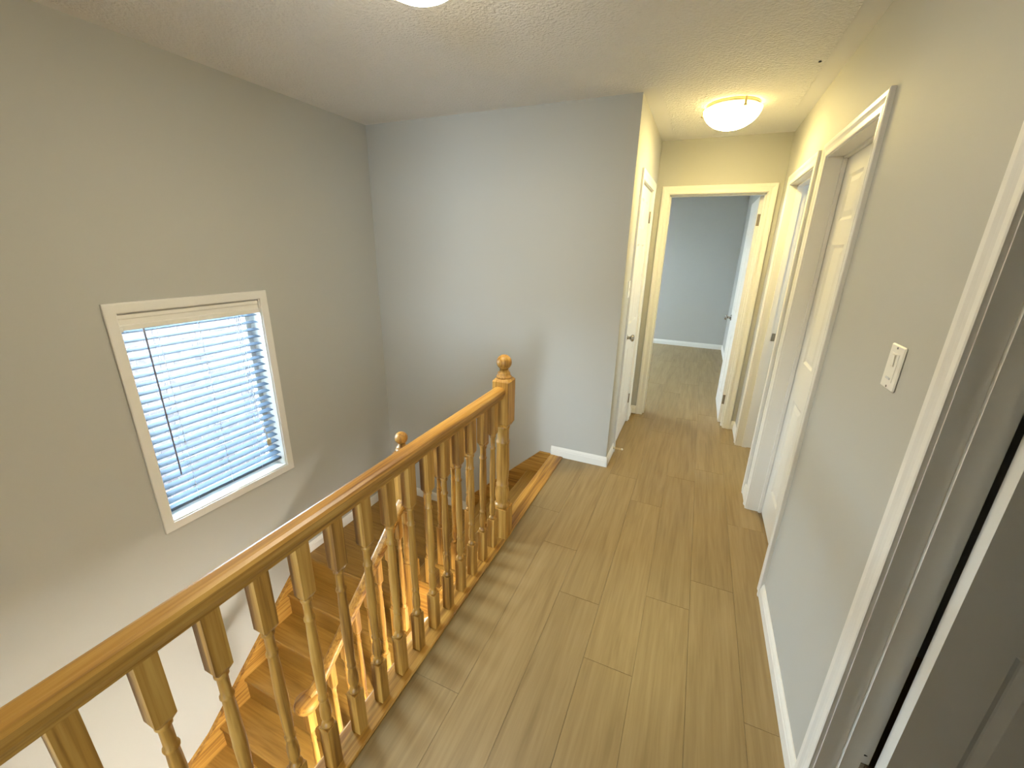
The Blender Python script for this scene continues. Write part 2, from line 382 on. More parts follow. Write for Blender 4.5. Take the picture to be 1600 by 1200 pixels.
# ------------------------------------------------------------------ doors
PANELS = [(.215, .80), (1.015, 1.615), (1.725, 1.93)]
def leaf(root, W, mapf, knob_u, hinge_u=None, hinge_t=None, H=2.015, T=.035, name='door_leaf', hz=(.24, 1.83)):
    """six-panel leaf; local u along its width, t through it (0 = one face, T = other), z up"""
    sw = .108 if W > .68 else .098; mid = .10
    cols = [(sw, (W - mid) / 2), ((W + mid) / 2, W - sw)]
    us = [0, cols[0][0], cols[0][1], cols[1][0], cols[1][1], W]; zs = [.008]
    for a, b_ in PANELS: zs += [a, b_]
    zs.append(H)
    mb = MB(); pan = []
    for t, sgn in ((0, 1), (T, -1)):
        for i in range(5):
            for k in range(7):
                u0, u1, z0, z1 = us[i], us[i + 1], zs[k], zs[k + 1]
                if i in (1, 3) and k in (1, 3, 5):
                    d = .007; e = .013; q = [(u0, z0), (u1, z0), (u1, z1), (u0, z1)]; q2 = [(u0 + e, z0 + e), (u1 - e, z0 + e), (u1 - e, z1 - e), (u0 + e, z1 - e)]
                    mb.add([(u, t, z) for u, z in q] + [(u, t + sgn * d, z) for u, z in q2], [(0, 1, 5, 4), (1, 2, 6, 5), (2, 3, 7, 6), (3, 0, 4, 7), (4, 5, 6, 7)])
                    pan.append((t, sgn, u0, u1, z0, z1))
                else: mb.add([(u0, t, z0), (u1, t, z0), (u1, t, z1), (u0, t, z1)], [(0, 1, 2, 3)])
    n = len(us); m_ = len(zs)
    for z in (zs[0], zs[-1]):
        for i in range(n - 1): mb.add([(us[i], 0, z), (us[i + 1], 0, z), (us[i + 1], T, z), (us[i], T, z)], [(0, 1, 2, 3)])
    for u in (0, W):
        for k in range(m_ - 1): mb.add([(u, 0, zs[k]), (u, 0, zs[k + 1]), (u, T, zs[k + 1]), (u, T, zs[k])], [(0, 1, 2, 3)])
    lf = obj(name, mb.mapped(mapf), M['door'], root)
    half = len(pan) // 2
    for a, b_ in zip(pan[:half], pan[half:]):
        pm = MB()
        for t, sgn, u0, u1, z0, z1 in (a, b_):
            d0, d1, e0, e1 = .0072, .0012, .017, .040
            q = [(u0 + e0, t + sgn * d0, z0 + e0), (u1 - e0, t + sgn * d0, z0 + e0), (u1 - e0, t + sgn * d0, z1 - e0), (u0 + e0, t + sgn * d0, z1 - e0)]
            q2 = [(u0 + e1, t + sgn * d1, z0 + e1), (u1 - e1, t + sgn * d1, z0 + e1), (u1 - e1, t + sgn * d1, z1 - e1), (u0 + e1, t + sgn * d1, z1 - e1)]
            pm.add(q + q2, [(0, 1, 5, 4), (1, 2, 6, 5), (2, 3, 7, 6), (3, 0, 4, 7), (4, 5, 6, 7), (0, 1, 2, 3)])
        obj('panel', pm.mapped(mapf), M['door'], lf)
    if knob_u is not None:
        for t, sgn in ((0, -1), (T, 1)):
            km = MB(); pr = [(.031, 0), (.031, .004), (.026, .008), (.012, .011), (.011, .030), (.017, .034), (.026, .042), (.0275, .050), (.024, .058), (.012, .063), (.001, .064)]
            km.lathe([(r, t + sgn * h) for r, h in pr], 20, (knob_u, 0, .925), axis='y')
            obj('door_knob', km.mapped(mapf), M['nickel'], lf, 'brushed nickel door knob')
    if hinge_u is not None:
        for z in hz:
            hm = MB().lathe([(.007, z - .045), (.007, z + .045)], 10, (hinge_u, hinge_t, 0))
            sg = 1 if hinge_u < W / 2 else -1
            hm.box(hinge_u - .020, hinge_u + .020, hinge_t - .002, hinge_t + .002, z - .043, z + .043)
            obj('hinge', hm.mapped(mapf), M['hinge'], lf, 'dull bronze hinge')
    return lf

def jamb(mb, mapf, u0, u1, depth, H=DH, stop=None, t=.004):
    """lining of an opening, with a door stop; n runs from 0 at the hall face to -depth"""
    def bx(ua, ub, na, nb_, za, zb):
        k = MB().box(ua, ub, na, nb_, za, zb).mapped(mapf); mb.add(k.v, k.f)
    bx(u0 - .001, u0 + t, -depth - .001, .001, 0, H); bx(u1 - t, u1 + .001, -depth - .001, .001, 0, H); bx(u0, u1, -depth - .001, .001, H - t, H + .001)
    if stop is not None:
        a, b_ = stop; s = .012
        bx(u0, u0 + t + s, a, b_, 0, H - t); bx(u1 - t - s, u1, a, b_, 0, H - t); bx(u0, u1, a, b_, H - t - s, H)

def on_right(u, n, z): return (Rx - n, u, z)       # hall face of the right wall, n towards the hall
def on_end(u, n, z): return (u, En - n, z)
def on_closet(u, n, z): return (Cx + n, u, z)
# door_1: hall end doorway, leaf swung into the bedroom
d = thing('door_1', ((EO[0] + EO[1]) / 2, En, 0), 'white panelled door standing open into the bedroom at the hall end', 'door', kind='structure')
mb = MB(); casing(mb, on_end, EO[0], EO[1], 0, DH)
casing(mb, lambda u, n, z: (u, En + .12 + n, z), EO[0], EO[1], 0, DH); obj('casing', mb, M['trim'], d)
mb = MB(); jamb(mb, on_end, EO[0], EO[1], .12, stop=(-.075, -.04)); obj('jamb', mb, M['trim'], d)
leaf(d, .725, lambda u, t, z: (EO[1] - .004 - .035 + t, En + .118 + u, z), .665)
for z in (.24, 1.83):
    mb = MB().cbox(EO[1] - .034, EO[1] - .006, En + .1155, En + .119, z - .046, z + .046, .001).lathe([(.0055, z - .046), (.0055, z + .046)], 10, (EO[1] - .006, En + .119, 0))
    obj('hinge', mb, M['hinge'], d, 'dull bronze hinge')
# door_2: open doorway far right, leaf swung away into the daylit side room
d = thing('door_2', (Rx, (R1[0] + R1[1]) / 2, 0), 'far right doorway standing open to the daylit side room', 'door', kind='structure')
mb = MB(); casing(mb, on_right, R1[0], R1[1], 0, DH); casing(mb, lambda u, n, z: (Rin + n, u, z), R1[0], R1[1], 0, DH); obj('casing', mb, M['trim'], d)
mb = MB(); jamb(mb, on_right, R1[0], R1[1], RW, stop=(-.075, -.04)); obj('jamb', mb, M['trim'], d)
mb = MB().box(Rx + .082, Rx + .106, R1[1] - .0065, R1[1] - .0035, .92, .98); obj('strike_plate', mb, M['nickel'], d, 'small nickel strike plate')
leaf(d, .74, lambda u, t, z: (Rin + .022 + u, R1[0] + .002 - t, z), .68, 0.0, .0)
# door_3: closed door on the right, recessed in its frame
d = thing('door_3', (Rx, (R2[0] + R2[1]) / 2, 0), 'closed white six panel door deep in its frame on the right', 'door', kind='structure')
mb = MB(); casing(mb, on_right, R2[0], R2[1], 0, DH); obj('casing', mb, M['trim'], d)
mb = MB(); jamb(mb, on_right, R2[0], R2[1], RW, stop=(-.079, -.062)); obj('jamb', mb, M['trim'], d)
leaf(d, R2[1] - R2[0] - .016, lambda u, t, z: (Rx + .081 + t, R2[0] + .008 + u, z), .06)
# door_4: near doorway at the right edge, leaf folded back into the dark room
d = thing('door_4', (Rx, (R3[0] + R3[1]) / 2, 0), 'nearest right doorway, its white door swung into a dark room', 'door', kind='structure')
mb = MB(); casing(mb, on_right, R3[0], R3[1], 0, DH); obj('casing', mb, M['trim'], d)
mb = MB(); jamb(mb, on_right, R3[0], R3[1], RW, stop=(-.079, -.042)); obj('jamb', mb, M['trim'], d)
leaf(d, .74, lambda u, t, z: (.592 + u, .9945 + t, z), .68)
for z in (.25, 1.83):
    mb = MB().box(Rx + .078, Rin - .002, R3[1] - .007, R3[1] - .003, z - .045, z + .045).lathe([(.005, z - .045), (.005, z + .045)], 10, (Rin - .003, R3[1] - .008, 0))
    obj('hinge', mb, M['hinge'], d, 'dull bronze hinge')
mb = MB().lathe([(.006, R3[1] - .0046), (.001, R3[1] - .0050)], 9, (Rx + .087, 0, .325), axis='y').mapped(lambda x, y, z: (x, y, .325 + (z - .325) * .45))
obj('paint_chip', mb, M['dark'], d, 'small dark chip in the white paint')
# door_5: closet door in the left hall wall
d = thing('door_5', (Cx, (CO[0] + CO[1]) / 2, 0), 'closed white panelled closet door with nickel knob, left of the hall end', 'door', kind='structure')
mb = MB(); casing(mb, on_closet, CO[0], CO[1], 0, DH); obj('casing', mb, M['trim'], d)
mb = MB(); jamb(mb, on_closet, CO[0], CO[1], .1, stop=(-.065, -.045)); obj('jamb', mb, M['trim'], d)
leaf(d, CO[1] - CO[0] - .016, lambda u, t, z: (Cx - .006 - .035 + t, CO[0] + .008 + u, z), .06, CO[1] - CO[0] - .012, .038)

# ------------------------------------------------------------------ stairwell window and its blind
d = thing('window_1', (Lx, (WIN[0] + WIN[1]) / 2, WIN[2]), 'white framed stairwell window behind the slatted blind', 'window', kind='structure')
mb = MB(); casing(mb, lambda u, n, z: (Lx + n, u, z), WIN[0] + .001, WIN[1] - .001, WIN[2] + .001, WIN[3] - .001, True,
                  [(0, 0), (0, .012), (.003, .014), (.042, .014), (.047, .012), (.048, .008), (.048, 0)])
obj('casing', mb, M['trim'], d)
mb = MB(); t = .006; X0 = Lx - .16
mb.box(X0, Lx, WIN[0], WIN[0] + t, WIN[2], WIN[3]).box(X0, Lx, WIN[1] - t, WIN[1], WIN[2], WIN[3]).box(X0, Lx, WIN[0], WIN[1], WIN[3] - t, WIN[3]).box(X0, Lx, WIN[0], WIN[1], WIN[2], WIN[2] + t)
obj('reveal', mb, M['trim'], d)
fx0, fx1 = Lx - .15, Lx - .11; fr_ = .032
mb = MB(); a0, a1, c0, c1 = WIN[0] + t, WIN[1] - t, WIN[2] + t, WIN[3] - t
mb.box(fx0, fx1, a0, a0 + fr_, c0, c1).box(fx0, fx1, a1 - fr_, a1, c0, c1).box(fx0, fx1, a0 + fr_, a1 - fr_, c0, c0 + fr_).box(fx0, fx1, a0 + fr_, a1 - fr_, c1 - fr_, c1)
obj('sash', mb, M['white'], d)
mb = MB().box(fx0 + .018, fx0 + .022, a0 + fr_ - .004, a1 - fr_ + .004, c0 + fr_ - .004, c1 - fr_ + .004); obj('pane', mb, M['glass'], d, 'clear window glass')

bl = thing('window_blind', (Lx - .04, 1.4, WIN[3] - .01), 'white horizontal slat blind hanging in the stairwell window', 'blind')
by0, by1 = WIN[0] + .012, WIN[1] - .012
BXc = Lx - .045                                   # centre plane of the slats
mb = MB().cbox(BXc - .028, BXc + .022, by0 + .004, by1 - .004, 1.178, 1.226, .002); obj('headrail', mb, M['white'], bl)
vx = Lx - .006
poly = [(vx - .012, 1.226), (vx - .003, 1.226), (vx + .001, 1.222), (vx + .001, 1.205), (vx - .003, 1.200), (vx - .003, 1.176), (vx + .001, 1.171), (vx + .001, 1.150), (vx - .002, 1.147), (vx - .012, 1.147)]
mb = MB().prism(poly, 'y', by0 - .004, by1 + .004); obj('valance', mb, M['white'], bl, 'grooved white valance')
mb = MB().lathe([(.001, 1.140), (.007, 1.146), (.008, 1.158), (.006, 1.166), (.001, 1.168)], 10, (vx - .004, by0 + .002, 0)); obj('valance_clip', mb, M['white'], bl)
sm = MB(); tilt = math.radians(6); prof = []
for u in (-.025, -.012, 0, .012, .025):
    x, z = u, .0016 * (1 - (u / .025) ** 2); prof.append((x * math.cos(tilt) + z * math.sin(tilt), -x * math.sin(tilt) + z * math.cos(tilt)))
poly = [(x, z + .0013) for x, z in prof] + [(x, z - .0013) for x, z in prof[::-1]]
sm.prism(poly, 'y', -(by1 - by0) / 2 + .003, (by1 - by0) / 2 - .003)
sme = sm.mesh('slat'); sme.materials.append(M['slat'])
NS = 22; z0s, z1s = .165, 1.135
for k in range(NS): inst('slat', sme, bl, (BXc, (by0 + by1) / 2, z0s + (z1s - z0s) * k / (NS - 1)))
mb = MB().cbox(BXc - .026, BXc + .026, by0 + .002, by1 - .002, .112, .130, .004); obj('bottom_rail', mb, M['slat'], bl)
for y in (by0 + .15, (by0 + by1) / 2, by1 - .15):
    mb = MB()
    for x in (BXc - .0275, BXc + .0275): mb.tube([(x, y, 1.18), (x, y, .12)], .0009, 5)
    for k in range(NS):
        z = z0s + (z1s - z0s) * k / (NS - 1) - .002; mb.tube([(BXc - .0275, y + .004, z + .002), (BXc + .0275, y + .004, z - .002)], .0007, 4)
    obj('ladder_cord', mb, M['cord'], bl)
mb = MB()
mb.tube([(BXc + .031, 1.138, 1.16), (BXc + .033, 1.138, 1.10), (BXc + .033, 1.138, .31)], .004, 8); obj('tilt_wand', mb, M['wand'], bl, 'dark grey tilt wand')
mb = MB()
for dy in (0, .012, .024): mb.tube([(BXc + .031, 1.610 + dy, 1.16), (BXc + .031, 1.612 + dy, .8), (BXc + .032, 1.628 + dy * .6, .50), (BXc + .032, 1.668 + dy * .2, .30)], .0011, 5)
obj('lift_cord', mb, M['cord'], bl)
for dy in (0, .012):
    mb = MB().lathe([(.003, .305), (.008, .290), (.009, .272), (.006, .262)], 8, (BXc + .032, 1.668 + dy, 0)); obj('cord_tassel', mb, M['brass'], bl, 'small tan cord tassel')

# neighbour's brick wall across the side yard, cut low so sky light clears it
nw = thing('neighbour_wall', (-7.1, 3.6, GF - .25), 'neighbour brick wall across the side yard, kept low for sky light, seen through the blind', 'wall')
WX, WT = -7.1, .76
mb = MB().box(WX - .2, WX - .008, -3.0, 11.0, GF - .25, WT); obj('mortar', mb, M['mortar'], nw)
mb = MB().cbox(WX - .26, WX + .03, -3.05, 11.05, WT, WT + .05, .01); obj('coping', mb, M['mortar'], nw, 'concrete coping')
bm_ = MB().cbox(-.012, .006, -.145, .145, -.045, .045, .003); bme = bm_.mesh('brick'); bme.materials.append(M['brick'])
rest = MB(); nbk = 0
zc = WT - .050; row = 0
while zc > GF - .2:
    y = -3.0 + (.15 if row % 2 else 0) + .15
    while y < 10.9:
        if 2.6 < y < 5.15 and zc > -2.6 and nbk < 300:
            inst('brick', bme, nw, (WX - .005 + random.uniform(-.002, .003), y, zc)); nbk += 1
        else: rest.box(WX - .012, WX, y - .145, y + .145, zc - .045, zc + .045)
        y += .300
    zc -= .100; row += 1
obj('brick_courses', rest, M['brick'], nw, kind='stuff')
mb = MB().box(-30, Lx - .16, -30, 30, GF - .4, GF - .2)
struct('ground', mb, M['ground'], 'side yard ground between the house and the brick wall', 'ground')

# ------------------------------------------------------------------ staircase (oak), upper run towards -x, landing, lower run towards -y
XN = -.89                                         # edge of the floor nosing at the stair mouth
YS = 1.795                                        # open side of the upper run
st = thing('staircase', (-1.9, 1.4, GF), 'honey oak staircase turning at a landing below the window', 'staircase')
def tread_poly(n0, n1, z, th=.026, nose=1):
    """section of a tread with a rounded nosing; nosing at n1 (nose = its direction)"""
    d = nose
    return [(n0, z - th), (n1 - d * .008, z - th), (n1 - d * .002, z - th * .75), (n1, z - th * .5), (n1 - d * .002, z - th * .25), (n1 - d * .008, z), (n0, z)]
for k in (1, 2, 3):
    z = -RISE * k; mb = MB().prism(tread_poly(XN - RUN * (k - 1) + .028, XN - RUN * k, z, nose=-1), 'y', YS, Bk - .014)
    obj('tread', mb, M['tread_y'], st)
for k in (1, 2, 3, 4):
    x = XN - RUN * (k - 1) + .025; mb = MB().box(x - .012, x, YS + .03, Bk - .014, -RISE * k, -RISE * (k - 1) - .026)
    obj('riser', mb, M['tread_y'], st)
# landing boards
YL = 1.78; y = YL + .07; XL1 = XN - RUN * 3 + .02
mb = MB().prism(tread_poly(YL + .07, YL, LZ, nose=-1), 'x', Lx + .014, -1.46); obj('landing_nosing', mb, M['tread_x'], st)
while y < Bk - .02:
    y1 = min(y + .083, Bk - .013); mb = MB().cbox(Lx + .013, XL1 + random.uniform(-.001, 0), y + .0004, y1 - .0004, LZ - .02, LZ, .0012)
    obj('plank', mb, M['tread_x'], st); y += .083
mb = MB().box(Lx + .002, XL1 - .01, YL + .03, Bk - .002, LZ - .16, LZ - .021); obj('landing_platform', mb, M['tread_x'], st)
XO = -1.465                                       # open side of the lower run (tread ends)
LR = .203
for k in (1, 2, 3, 4):
    z = LZ - RISE * k; n0, n1 = YL - LR * (k - 1) + .028, YL - LR * k
    mb = MB().prism(tread_poly(n0, n1, z, nose=-1), 'x', Lx + .02, XO if k < 4 else XO + .06); obj('tread', mb, M['tread_x'], st)
for k in (1, 2, 3, 4):
    yy = YL - LR * (k - 1) + .025; mb = MB().box(Lx + .02, XO - .03, yy - .012, yy, LZ - RISE * k, LZ - RISE * (k - 1) - .026)
    obj('riser', mb, M['tread_x'], st)
# winders at the foot, turning about the inner corner
piv = (XO - .03, .80); yE = YL - LR * 4
corner = [(Lx + .02, yE - .42), (Lx + .02, yE - .95), (-1.75, yE - 1.05)]
prev = [(Lx + .02, yE + .028), (XO - .03, yE + .028)]
lines = [((Lx + .02, yE - .40), (piv[0], piv[1])), ((Lx + .02, yE - .92), (piv[0] - .02, piv[1] - .10)), ((-1.98, yE - 1.25), (piv[0] - .02, piv[1] - .2))]
pa = ((Lx + .02, yE + .02), (XO - .03, yE + .02)); z = LZ - RISE * 5
for q in lines:
    poly = [pa[0], pa[1], q[1], q[0]]
    mb = MB().prism(poly, 'z', z - .026, z); obj('winder_tread', mb, M['tread_x'], st)
    dv = Vector((q[1][0] - q[0][0], q[1][1] - q[0][1])).normalized(); nrm = Vector((-dv.y, dv.x)) * .025
    poly = [(q[0][0], q[0][1] + .02), (q[1][0], q[1][1] + .02), (q[1][0], q[1][1] + .032), (q[0][0], q[0][1] + .032)]
    mb = MB().prism(poly, 'z', z - RISE, z - .026); obj('riser', mb, M['tread_x'], st)
    pa = ((q[0][0], q[0][1] + .03), (q[1][0], q[1][1] + .03)); z -= RISE
mb = MB().box(Lx + .02, XO - .03, yE + .013, yE + .025, LZ - RISE * 5, LZ - RISE * 4 - .026); obj('riser', mb, M['tread_x'], st)
for k in range(3):
    zz = LZ - RISE * (8 + k); yy = yE - 1.2
    mb = MB().box(Lx + .02, -1.3, FRONT + .02, yy + .1 - .0 * k, zz - .026, zz); obj('lower_tread', mb, M['tread_x'], st) if k == 0 else None
# wall strings
slope = RISE / LR
sk = [(1.80, LZ + .085), (1.74, LZ + .03), (.915, LZ + .03 - slope * .825), (.45, LZ + .03 - slope * .825 - .26), (.45, LZ - 1.35), (.915, LZ - 1.12), (1.80, LZ - .30)]
mb = MB().prism(sk, 'x', Lx + .001, Lx + .022); obj('wall_string', mb, M['oak_y'], st, 'oak skirt board climbing the left wall')
mb = MB().prism([(1.80, LZ + .085), (1.74, LZ + .03), (.915, LZ + .03 - slope * .825), (.45, LZ + .03 - slope * .825 - .26), (.45, LZ + .015 - slope * .825 - .26), (.915, LZ + .015 - slope * .825), (1.74, LZ + .012), (1.80, LZ + .067)], 'x', Lx + .0215, Lx + .028)
obj('string_cap', mb, M['oak_y'], st)
s2 = RISE / RUN
sk = [(-.885, .075), (-.965, .022), (-1.62, .022 - s2 * .655), (-1.655, LZ + .08), (-1.655, LZ), (-1.50, LZ), (-1.50, LZ - .05), (-.885, -.25)]
sk = [(-.885, -.002), (-.892, .012), (-.985, .012), (-1.64, .012 - s2 * .655), (-1.655, LZ + .085), (-1.655, LZ), (-1.52, LZ - .02), (-.885, -.28)]
mb = MB().prism(sk, 'y', Bk - .014, Bk - .001); obj('wall_string', mb, M['oak_x'], st, 'oak skirt board down the back wall')
# open strings, stepped under the tread ends
poly = [(XN + .03, -.03)]
for k in range(1, 4): x = XN - RUN * (k - 1) + .022; poly += [(x, poly[-1][1]), (x, -RISE * k - .026)]
x = XN - RUN * 3 + .022; poly += [(x, poly[-1][1]), (x, LZ - .22), (XN + .03, -.36)]
mb = MB().prism(poly, 'y', YS + .03, YS + .048); obj('open_string', mb, M['oak_x'], st)
poly = [(YL + .03, LZ - .026)]
for k in range(1, 5): yy = YL - LR * (k - 1) + .022; poly += [(yy, poly[-1][1]), (yy, LZ - RISE * k - .026)]
yy = YL - LR * 4 + .022; poly += [(yy, poly[-1][1]), (yy, LZ - RISE * 5 - .20), (YL + .03, LZ - .36)]
mb = MB().prism(poly, 'x', XO - .042, XO - .024); obj('open_string', mb, M['oak_y'], st)
mb = MB().cbox(XL1 - .01, XL1 + .012, YS + .028, YS + .05, LZ - .24, LZ - .02, .002); obj('string_corner', mb, M['oak_z'], st)
# plastered closures below the strings
mb = MB().prism([(XN + .03, -.36), (XN + .03, GF), (-1.49, GF), (-1.49, LZ - .21)], 'y', YS + .05, YS + .09)
struct('wall_under_stair', mb, M['ceiling'], 'white plaster wall below the short upper stair run', 'wall')
mb = MB().prism([(YS + .05, LZ - .36), (YS + .05, GF), (1.0, GF), (1.0, LZ - RISE * 5 - .2)], 'x', XO - .09, XO - .045)
struct('wall_under_flight', mb, M['ceiling'], 'white plaster wall below the lower stair run', 'wall')
mb = MB().box(NX - .062, NX - .048, FRONT, YS + .02, -.31, -.025)
struct('trim_1', mb, M['oak_y'], 'oak fascia below the landing edge', 'trim')

# oak nosing strip along the landing edge, carrying the balusters
mb = MB()
np_ = [(-.886, -.022), (-.800, -.022), (NX - .001, -.018), (NX - .001, .004), (NX - .006, .009), (-.880, .009), (-.888, .003), (-.888, -.016)]
mb.prism(np_, 'y', FRONT, 1.84)
np2 = [(-.892, -.022), (NX - .001, -.018), (NX - .001, .004), (NX - .006, .008), (-.815, .009), (-.818, .007), (-.846, .007), (-.849, .009), (-.884, .009), (-.894, .002), (-.894, -.016)]
mb.prism(np2, 'y', 1.84, Bk - .013)
o = obj('floor_nosing', mb, M['oak_y']); tag(o, 'oak nosing strip along the landing edge under the balusters', 'trim')

# ------------------------------------------------------------------ railings
def baluster_mesh(name, z_bot_sq, z_top_sq, z_end, slope=0., hw=.019, axis=None):
    """turned baluster: square foot from 0, turned middle, square head; top cut to the rail slope along an axis"""
    mb = MB()
    mb.cbox(-hw, hw, -hw, hw, 0, z_bot_sq, .0015)
    top = MB().box(-hw, hw, -hw, hw, z_top_sq + .014, z_end)
    if axis is not None:
        k = 'xy'.index(axis); top.v = [(x, y, z + (slope * (x, y)[k] if z > z_end - 1e-6 else 0)) for x, y, z in top.v]
    mb.add(top.v, top.f)
    # chamfered transition to the turning
    e = .012; zt = z_top_sq
    vs = [(-hw, -hw, zt + .014), (hw, -hw, zt + .014), (hw, hw, zt + .014), (-hw, hw, zt + .014), (-e, -e, zt), (e, -e, zt), (e, e, zt), (-e, e, zt)]
    mb.add(vs, [(0, 1, 5, 4), (1, 2, 6, 5), (2, 3, 7, 6), (3, 0, 4, 7), (4, 5, 6, 7)])
    a, b_ = z_bot_sq, zt; h = b_ - a
    pr = [(.015, a - .001), (.0175, a + .006), (.0175, a + .010), (.012, a + .016), (.010, a + .022), (.0135, a + .032), (.016, a + .045), (.0155, a + .075), (.012, a + .100), (.0115, a + .108), (.0145, a + .113), (.0145, a + .119), (.0115, a + .124),
          (.0130, a + .150), (.0155, a + .26), (.0135, b_ - .13), (.0120, b_ - .080), (.0150, b_ - .075), (.0150, b_ - .069), (.0115, b_ - .063), (.0115, b_ - .015), (.0150, b_ - .010), (.0150, b_ - .003), (.013, b_ + .002)]
    pr = [p for i, p in enumerate(pr) if i == 0 or p[1] > pr[i - 1][1]]
    mb.lathe(pr, 14)
    return mb
def newel(parent, x, y, z0, z_low, z_mid, z_blk, z_balltop, label=None):
    hw = .0445; mb = MB()
    mb.cbox(x - hw, x + hw, y - hw, y + hw, z0, z_low, .003)
    mb.cbox(x - hw, x + hw, y - hw, y + hw, z_mid + .02, z_blk - .012, .003)
    e = .033
    for za, zb in ((z_mid + .021, z_mid), (z_blk - .013, z_blk)):
        vs = [(x - hw, y - hw, za), (x + hw, y - hw, za), (x + hw, y + hw, za), (x - hw, y + hw, za), (x - e, y - e, zb), (x + e, y - e, zb), (x + e, y + e, zb), (x - e, y + e, zb)]
        mb.add(vs, [(0, 1, 5, 4), (1, 2, 6, 5), (2, 3, 7, 6), (3, 0, 4, 7), (4, 5, 6, 7)])
    a, b_ = z_low, z_mid
    pr = [(.040, a - .001), (.042, a + .008), (.042, a + .018), (.036, a + .024), (.033, a + .030), (.036, a + .045), (.040, a + .075), (.038, a + .105), (.033, a + .128), (.035, a + .132), (.035, a + .142), (.031, a + .148),
          (.034, a + .19), (.0365, a + .26), (.033, b_ - .105), (.036, b_ - .098), (.036, b_ - .088), (.032, b_ - .082), (.032, b_ - .02), (.035, b_ - .012), (.035, b_ + .003)]
    mb.lathe(pr, 20, (x, y, 0))
    o = obj('newel_post', mb, M['oak_z'], parent, label)
    R = .0385; zc_ = z_balltop - R
    pr = [(.038, z_blk - .001), (.040, z_blk + .006), (.037, z_blk + .012), (.031, z_blk + .015), (.033, z_blk + .022), (.031, z_blk + .028), (.024, z_blk + .034), (.021, max(z_blk + .037, zc_ - R * .86))]
    n = 14
    for i in range(n + 1):
        a = -PI / 2 + .42 + (PI - .42) * i / n; pr.append((max(R * math.cos(a), .0005), zc_ + R * math.sin(a)))
    obj('ball_finial', MB().lathe(pr, 24, (x, y, 0)), M['oak_z'], o)
    return o
# rail section: eased top, coved sides
RP = [(-.021, -.058), (.021, -.058), (.022, -.050), (.026, -.042), (.030, -.034), (.031, -.024), (.0295, -.012), (.024, -.004), (.014, 0), (-.014, 0), (-.024, -.004), (-.0295, -.012), (-.031, -.024), (-.030, -.034), (-.026, -.042), (-.022, -.050)]
BX = -.837
gr = thing('landing_railing', (BX, 1.0, 0), 'oak railing guarding the landing edge, with turned balusters', 'railing')
newel(gr, -.8345, 1.810, 0.0, .196, .685, .948, 1.066)
mb = MB().sweep(RP, [(BX, FRONT + .01, .908), (BX, 0, .908), (BX, 1.0, .908), (BX, 1.772, .908)], smooth=False); obj('handrail', mb, M['oak_y'], gr)
bal = baluster_mesh('baluster', .186 - .009, .676 - .009, .853 - .009).mesh('baluster'); bal.materials.append(M['oak_z'])
k = 0
while 1.692 - .1115 * k > FRONT + .05:
    inst('baluster', bal, gr, (BX, 1.692 - .1115 * k, .009)); k += 1
sr = thing('stair_railing', (-1.51, YS + .02, LZ), 'lower oak stair railing with ball topped newel and scrolled end', 'railing')
NX2, NY2 = -1.508, 1.805
newel(sr, NX2, NY2, LZ - .12, -.435, -.03, .385, .508)
YR = YS + .027
rail_up = lambda x: .905 - .055 - s2 * (-.885 - x) * .98
mb = MB().sweep(RP, [(-.880, YR, rail_up(-.880)), (-1.2, YR, rail_up(-1.2)), (NX2 + .043, YR, rail_up(NX2 + .043))], smooth=False); obj('handrail', mb, M['oak_x'], sr)
for i in range(5):
    x = -.955 - .1025 * i; kk = min(3, int((XN - x) / RUN) + 1); zb = -RISE * kk
    ht = rail_up(x) - .056 - zb
    me = baluster_mesh('baluster', .20 + (i % 2) * .08, ht - .20, ht, s2 * .98, axis='x').mesh('baluster'); me.materials.append(M['oak_z'])
    inst('baluster', me, sr, (x, YR, zb))
XR = -1.505; s3 = .865
rail_dn = lambda y: .060 - s3 * (1.76 - y)
yv = 1.02
path = [(XR, NY2 - .043, rail_dn(NY2 - .043)), (XR, 1.4, rail_dn(1.4)), (XR, yv + .05, rail_dn(yv + .05)), (XR, yv, rail_dn(yv) + .004), (XR, yv - .035, rail_dn(yv) - .012), (XR, yv - .06, rail_dn(yv) - .016)]
mb = MB().sweep(RP, path, smooth=False); obj('handrail', mb, M['oak_y'], sr)
zv = rail_dn(yv) - .022; cv = (XR + .003, .945)
mb = MB().lathe([(.020, zv - .06), (.045, zv - .058), (.052, zv - .045), (.060, zv - .034), (.061, zv - .022), (.057, zv - .008), (.045, zv), (.001, zv + .001)], 28, (*cv, 0)); obj('rail_scroll', mb, M['oak_y'], sr, 'rounded scroll end of the lower handrail')
zt = LZ - RISE * 4
me = baluster_mesh('baluster', .20, zv - .06 - zt - .16, zv - .058 - zt, hw=.021)
obj('scroll_post', me.mapped(lambda x, y, z: (x + cv[0], y + cv[1], z + zt)), M['oak_z'], sr)
for i in range(7):
    y = 1.715 - .1015 * i; kk = min(4, max(1, int((YL - y) / LR) + 1)); zb = LZ - RISE * kk; ht = rail_dn(y) - .056 - zb
    me = baluster_mesh('baluster', .20 + (i % 2) * .09, ht - .16, ht, s3, hw=.017, axis='y').mesh('baluster'); me.materials.append(M['oak_z'])
    inst('baluster', me, sr, (XR, y, zb))

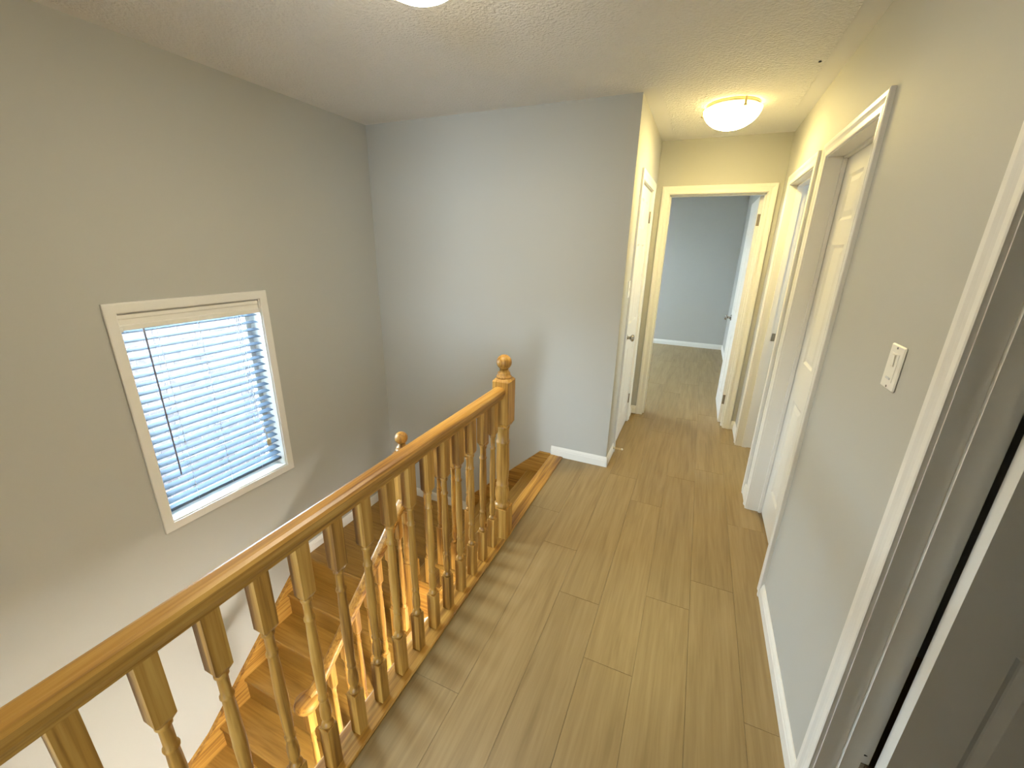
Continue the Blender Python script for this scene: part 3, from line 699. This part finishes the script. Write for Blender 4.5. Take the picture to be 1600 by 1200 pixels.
# ------------------------------------------------------------------ ceiling lights
def lamp(x, y, z, m, label, ang):
    t = thing('ceiling_light', (x, y, z), label, 'ceiling light', 'flush ceiling lights')
    pan = MB().lathe([(.150, z), (.152, z - .012), (.148, z - .022), (.10, z - .024)], 40, (x, y, 0)); obj('pan', pan, M['brass'], t)
    R = .165; pr = []
    for i in range(15):
        a = (PI / 2) * i / 14; pr.append((max(R * math.cos(a), .0006), z - .032 - .105 * math.sin(a) ** 1.15))
    pr = [(R - .006, z - .026), (R + .002, z - .028)] + pr
    bo = MB().lathe(pr, 44, (x, y, 0)); obj('glass_bowl', bo, m, t, 'lit alabaster glass bowl')
    for k in range(3):
        a = ang + 2 * PI * k / 3; cx_, cy_ = x + (R + .004) * math.cos(a), y + (R + .004) * math.sin(a)
        c = MB().cbox(cx_ - .006, cx_ + .006, cy_ - .006, cy_ + .006, z - .044, z - .004, .002).lathe([(.008, z - .052), (.010, z - .046), (.006, z - .040)], 10, (cx_, cy_, 0)); obj('clip', c, M['brass'], t)
    return t
lamp(.03, 3.25, Ht - .004, M['bowl_hall'], 'glowing glass bowl light on the hall ceiling before the end wall', .9)
lamp(-.93, 1.33, Ht - .004, M['bowl_stair'], 'glowing glass bowl light at the top edge above the stairwell', .3)
lamp(-.30, .75, -.30, M['bowl_ground'], 'added unseen ground floor light brightening the lower stair rail', .3)  # unseen lamp added to brighten the lower rail and stairs from below

# ------------------------------------------------------------------ small wall and floor items
t = thing('dimmer_switch', (Rx, 1.33, 1.24), 'white dimmer switch on the right wall between closed door and near doorway', 'switch')
x = Rx; mb = MB().cbox(x - .006, x + .0, 1.289, 1.371, 1.241, 1.357, .003); obj('plate', mb, M['white'], t)
mb = MB().cbox(x - .0075, x - .005, 1.308, 1.352, 1.262, 1.336, .0008); obj('face', mb, M['white'], t)
mb = MB().prism([(x - .007, 1.334), (x - .0115, 1.332), (x - .0095, 1.304), (x - .007, 1.301)], 'y', 1.321, 1.339); obj('toggle', mb, M['white'], t)
mb = MB().cbox(x - .010, x - .007, 1.318, 1.342, 1.268, 1.273, .0006); obj('slider', mb, M['cord'], t)
for z in (1.249, 1.349):
    mb = MB().lathe([(.003, x - .0072), (.003, x - .0055)], 8, (0, 1.330, z), axis='x'); obj('screw', mb, M['nickel'], t)
t = thing('light_switch', (Cx, 3.07, 1.25), 'white light switch edge-on beside the closet door casing', 'switch')
mb = MB().cbox(Cx, Cx + .006, 3.045, 3.115, 1.247, 1.365, .002); obj('plate', mb, M['white'], t)
mb = MB().prism([(Cx + .006, 1.315), (Cx + .016, 1.322), (Cx + .014, 1.308), (Cx + .006, 1.295)], 'y', 3.075, 3.085); obj('toggle', mb, M['white'], t)
t = thing('door_stop', (Cx + .012, 3.10, .05), 'small spring door stop sticking out of the baseboard by the closet', 'door stop')
pts = [(Cx + .018 + .055 * i / 90, 3.10 + .006 * math.cos(i * .7), .05 + .006 * math.sin(i * .7)) for i in range(91)]
mb = MB().tube(pts, .0013, 5); obj('spring', mb, M['brass'], t)
mb = MB().lathe([(.011, Cx + .012), (.010, Cx + .017), (.007, Cx + .020)], 12, (0, 3.10, .05), axis='x'); obj('base', mb, M['brass'], t)
mb = MB().lathe([(.007, Cx + .072), (.008, Cx + .075), (.008, Cx + .084), (.005, Cx + .087)], 12, (0, 3.10, .05), axis='x'); obj('rubber_tip', mb, M['white'], t, 'white rubber tip')
mb = MB().lathe([(.001, Ht - .012), (.007, Ht - .010), (.006, Ht - .006), (.002, Ht - .005), (.002, Ht - .003)], 10, (.367, 2.705, 0))
o = obj('ceiling_screw', mb, M['dark']); tag(o, 'small dark screw head in the ceiling right of the hall light', 'screw')
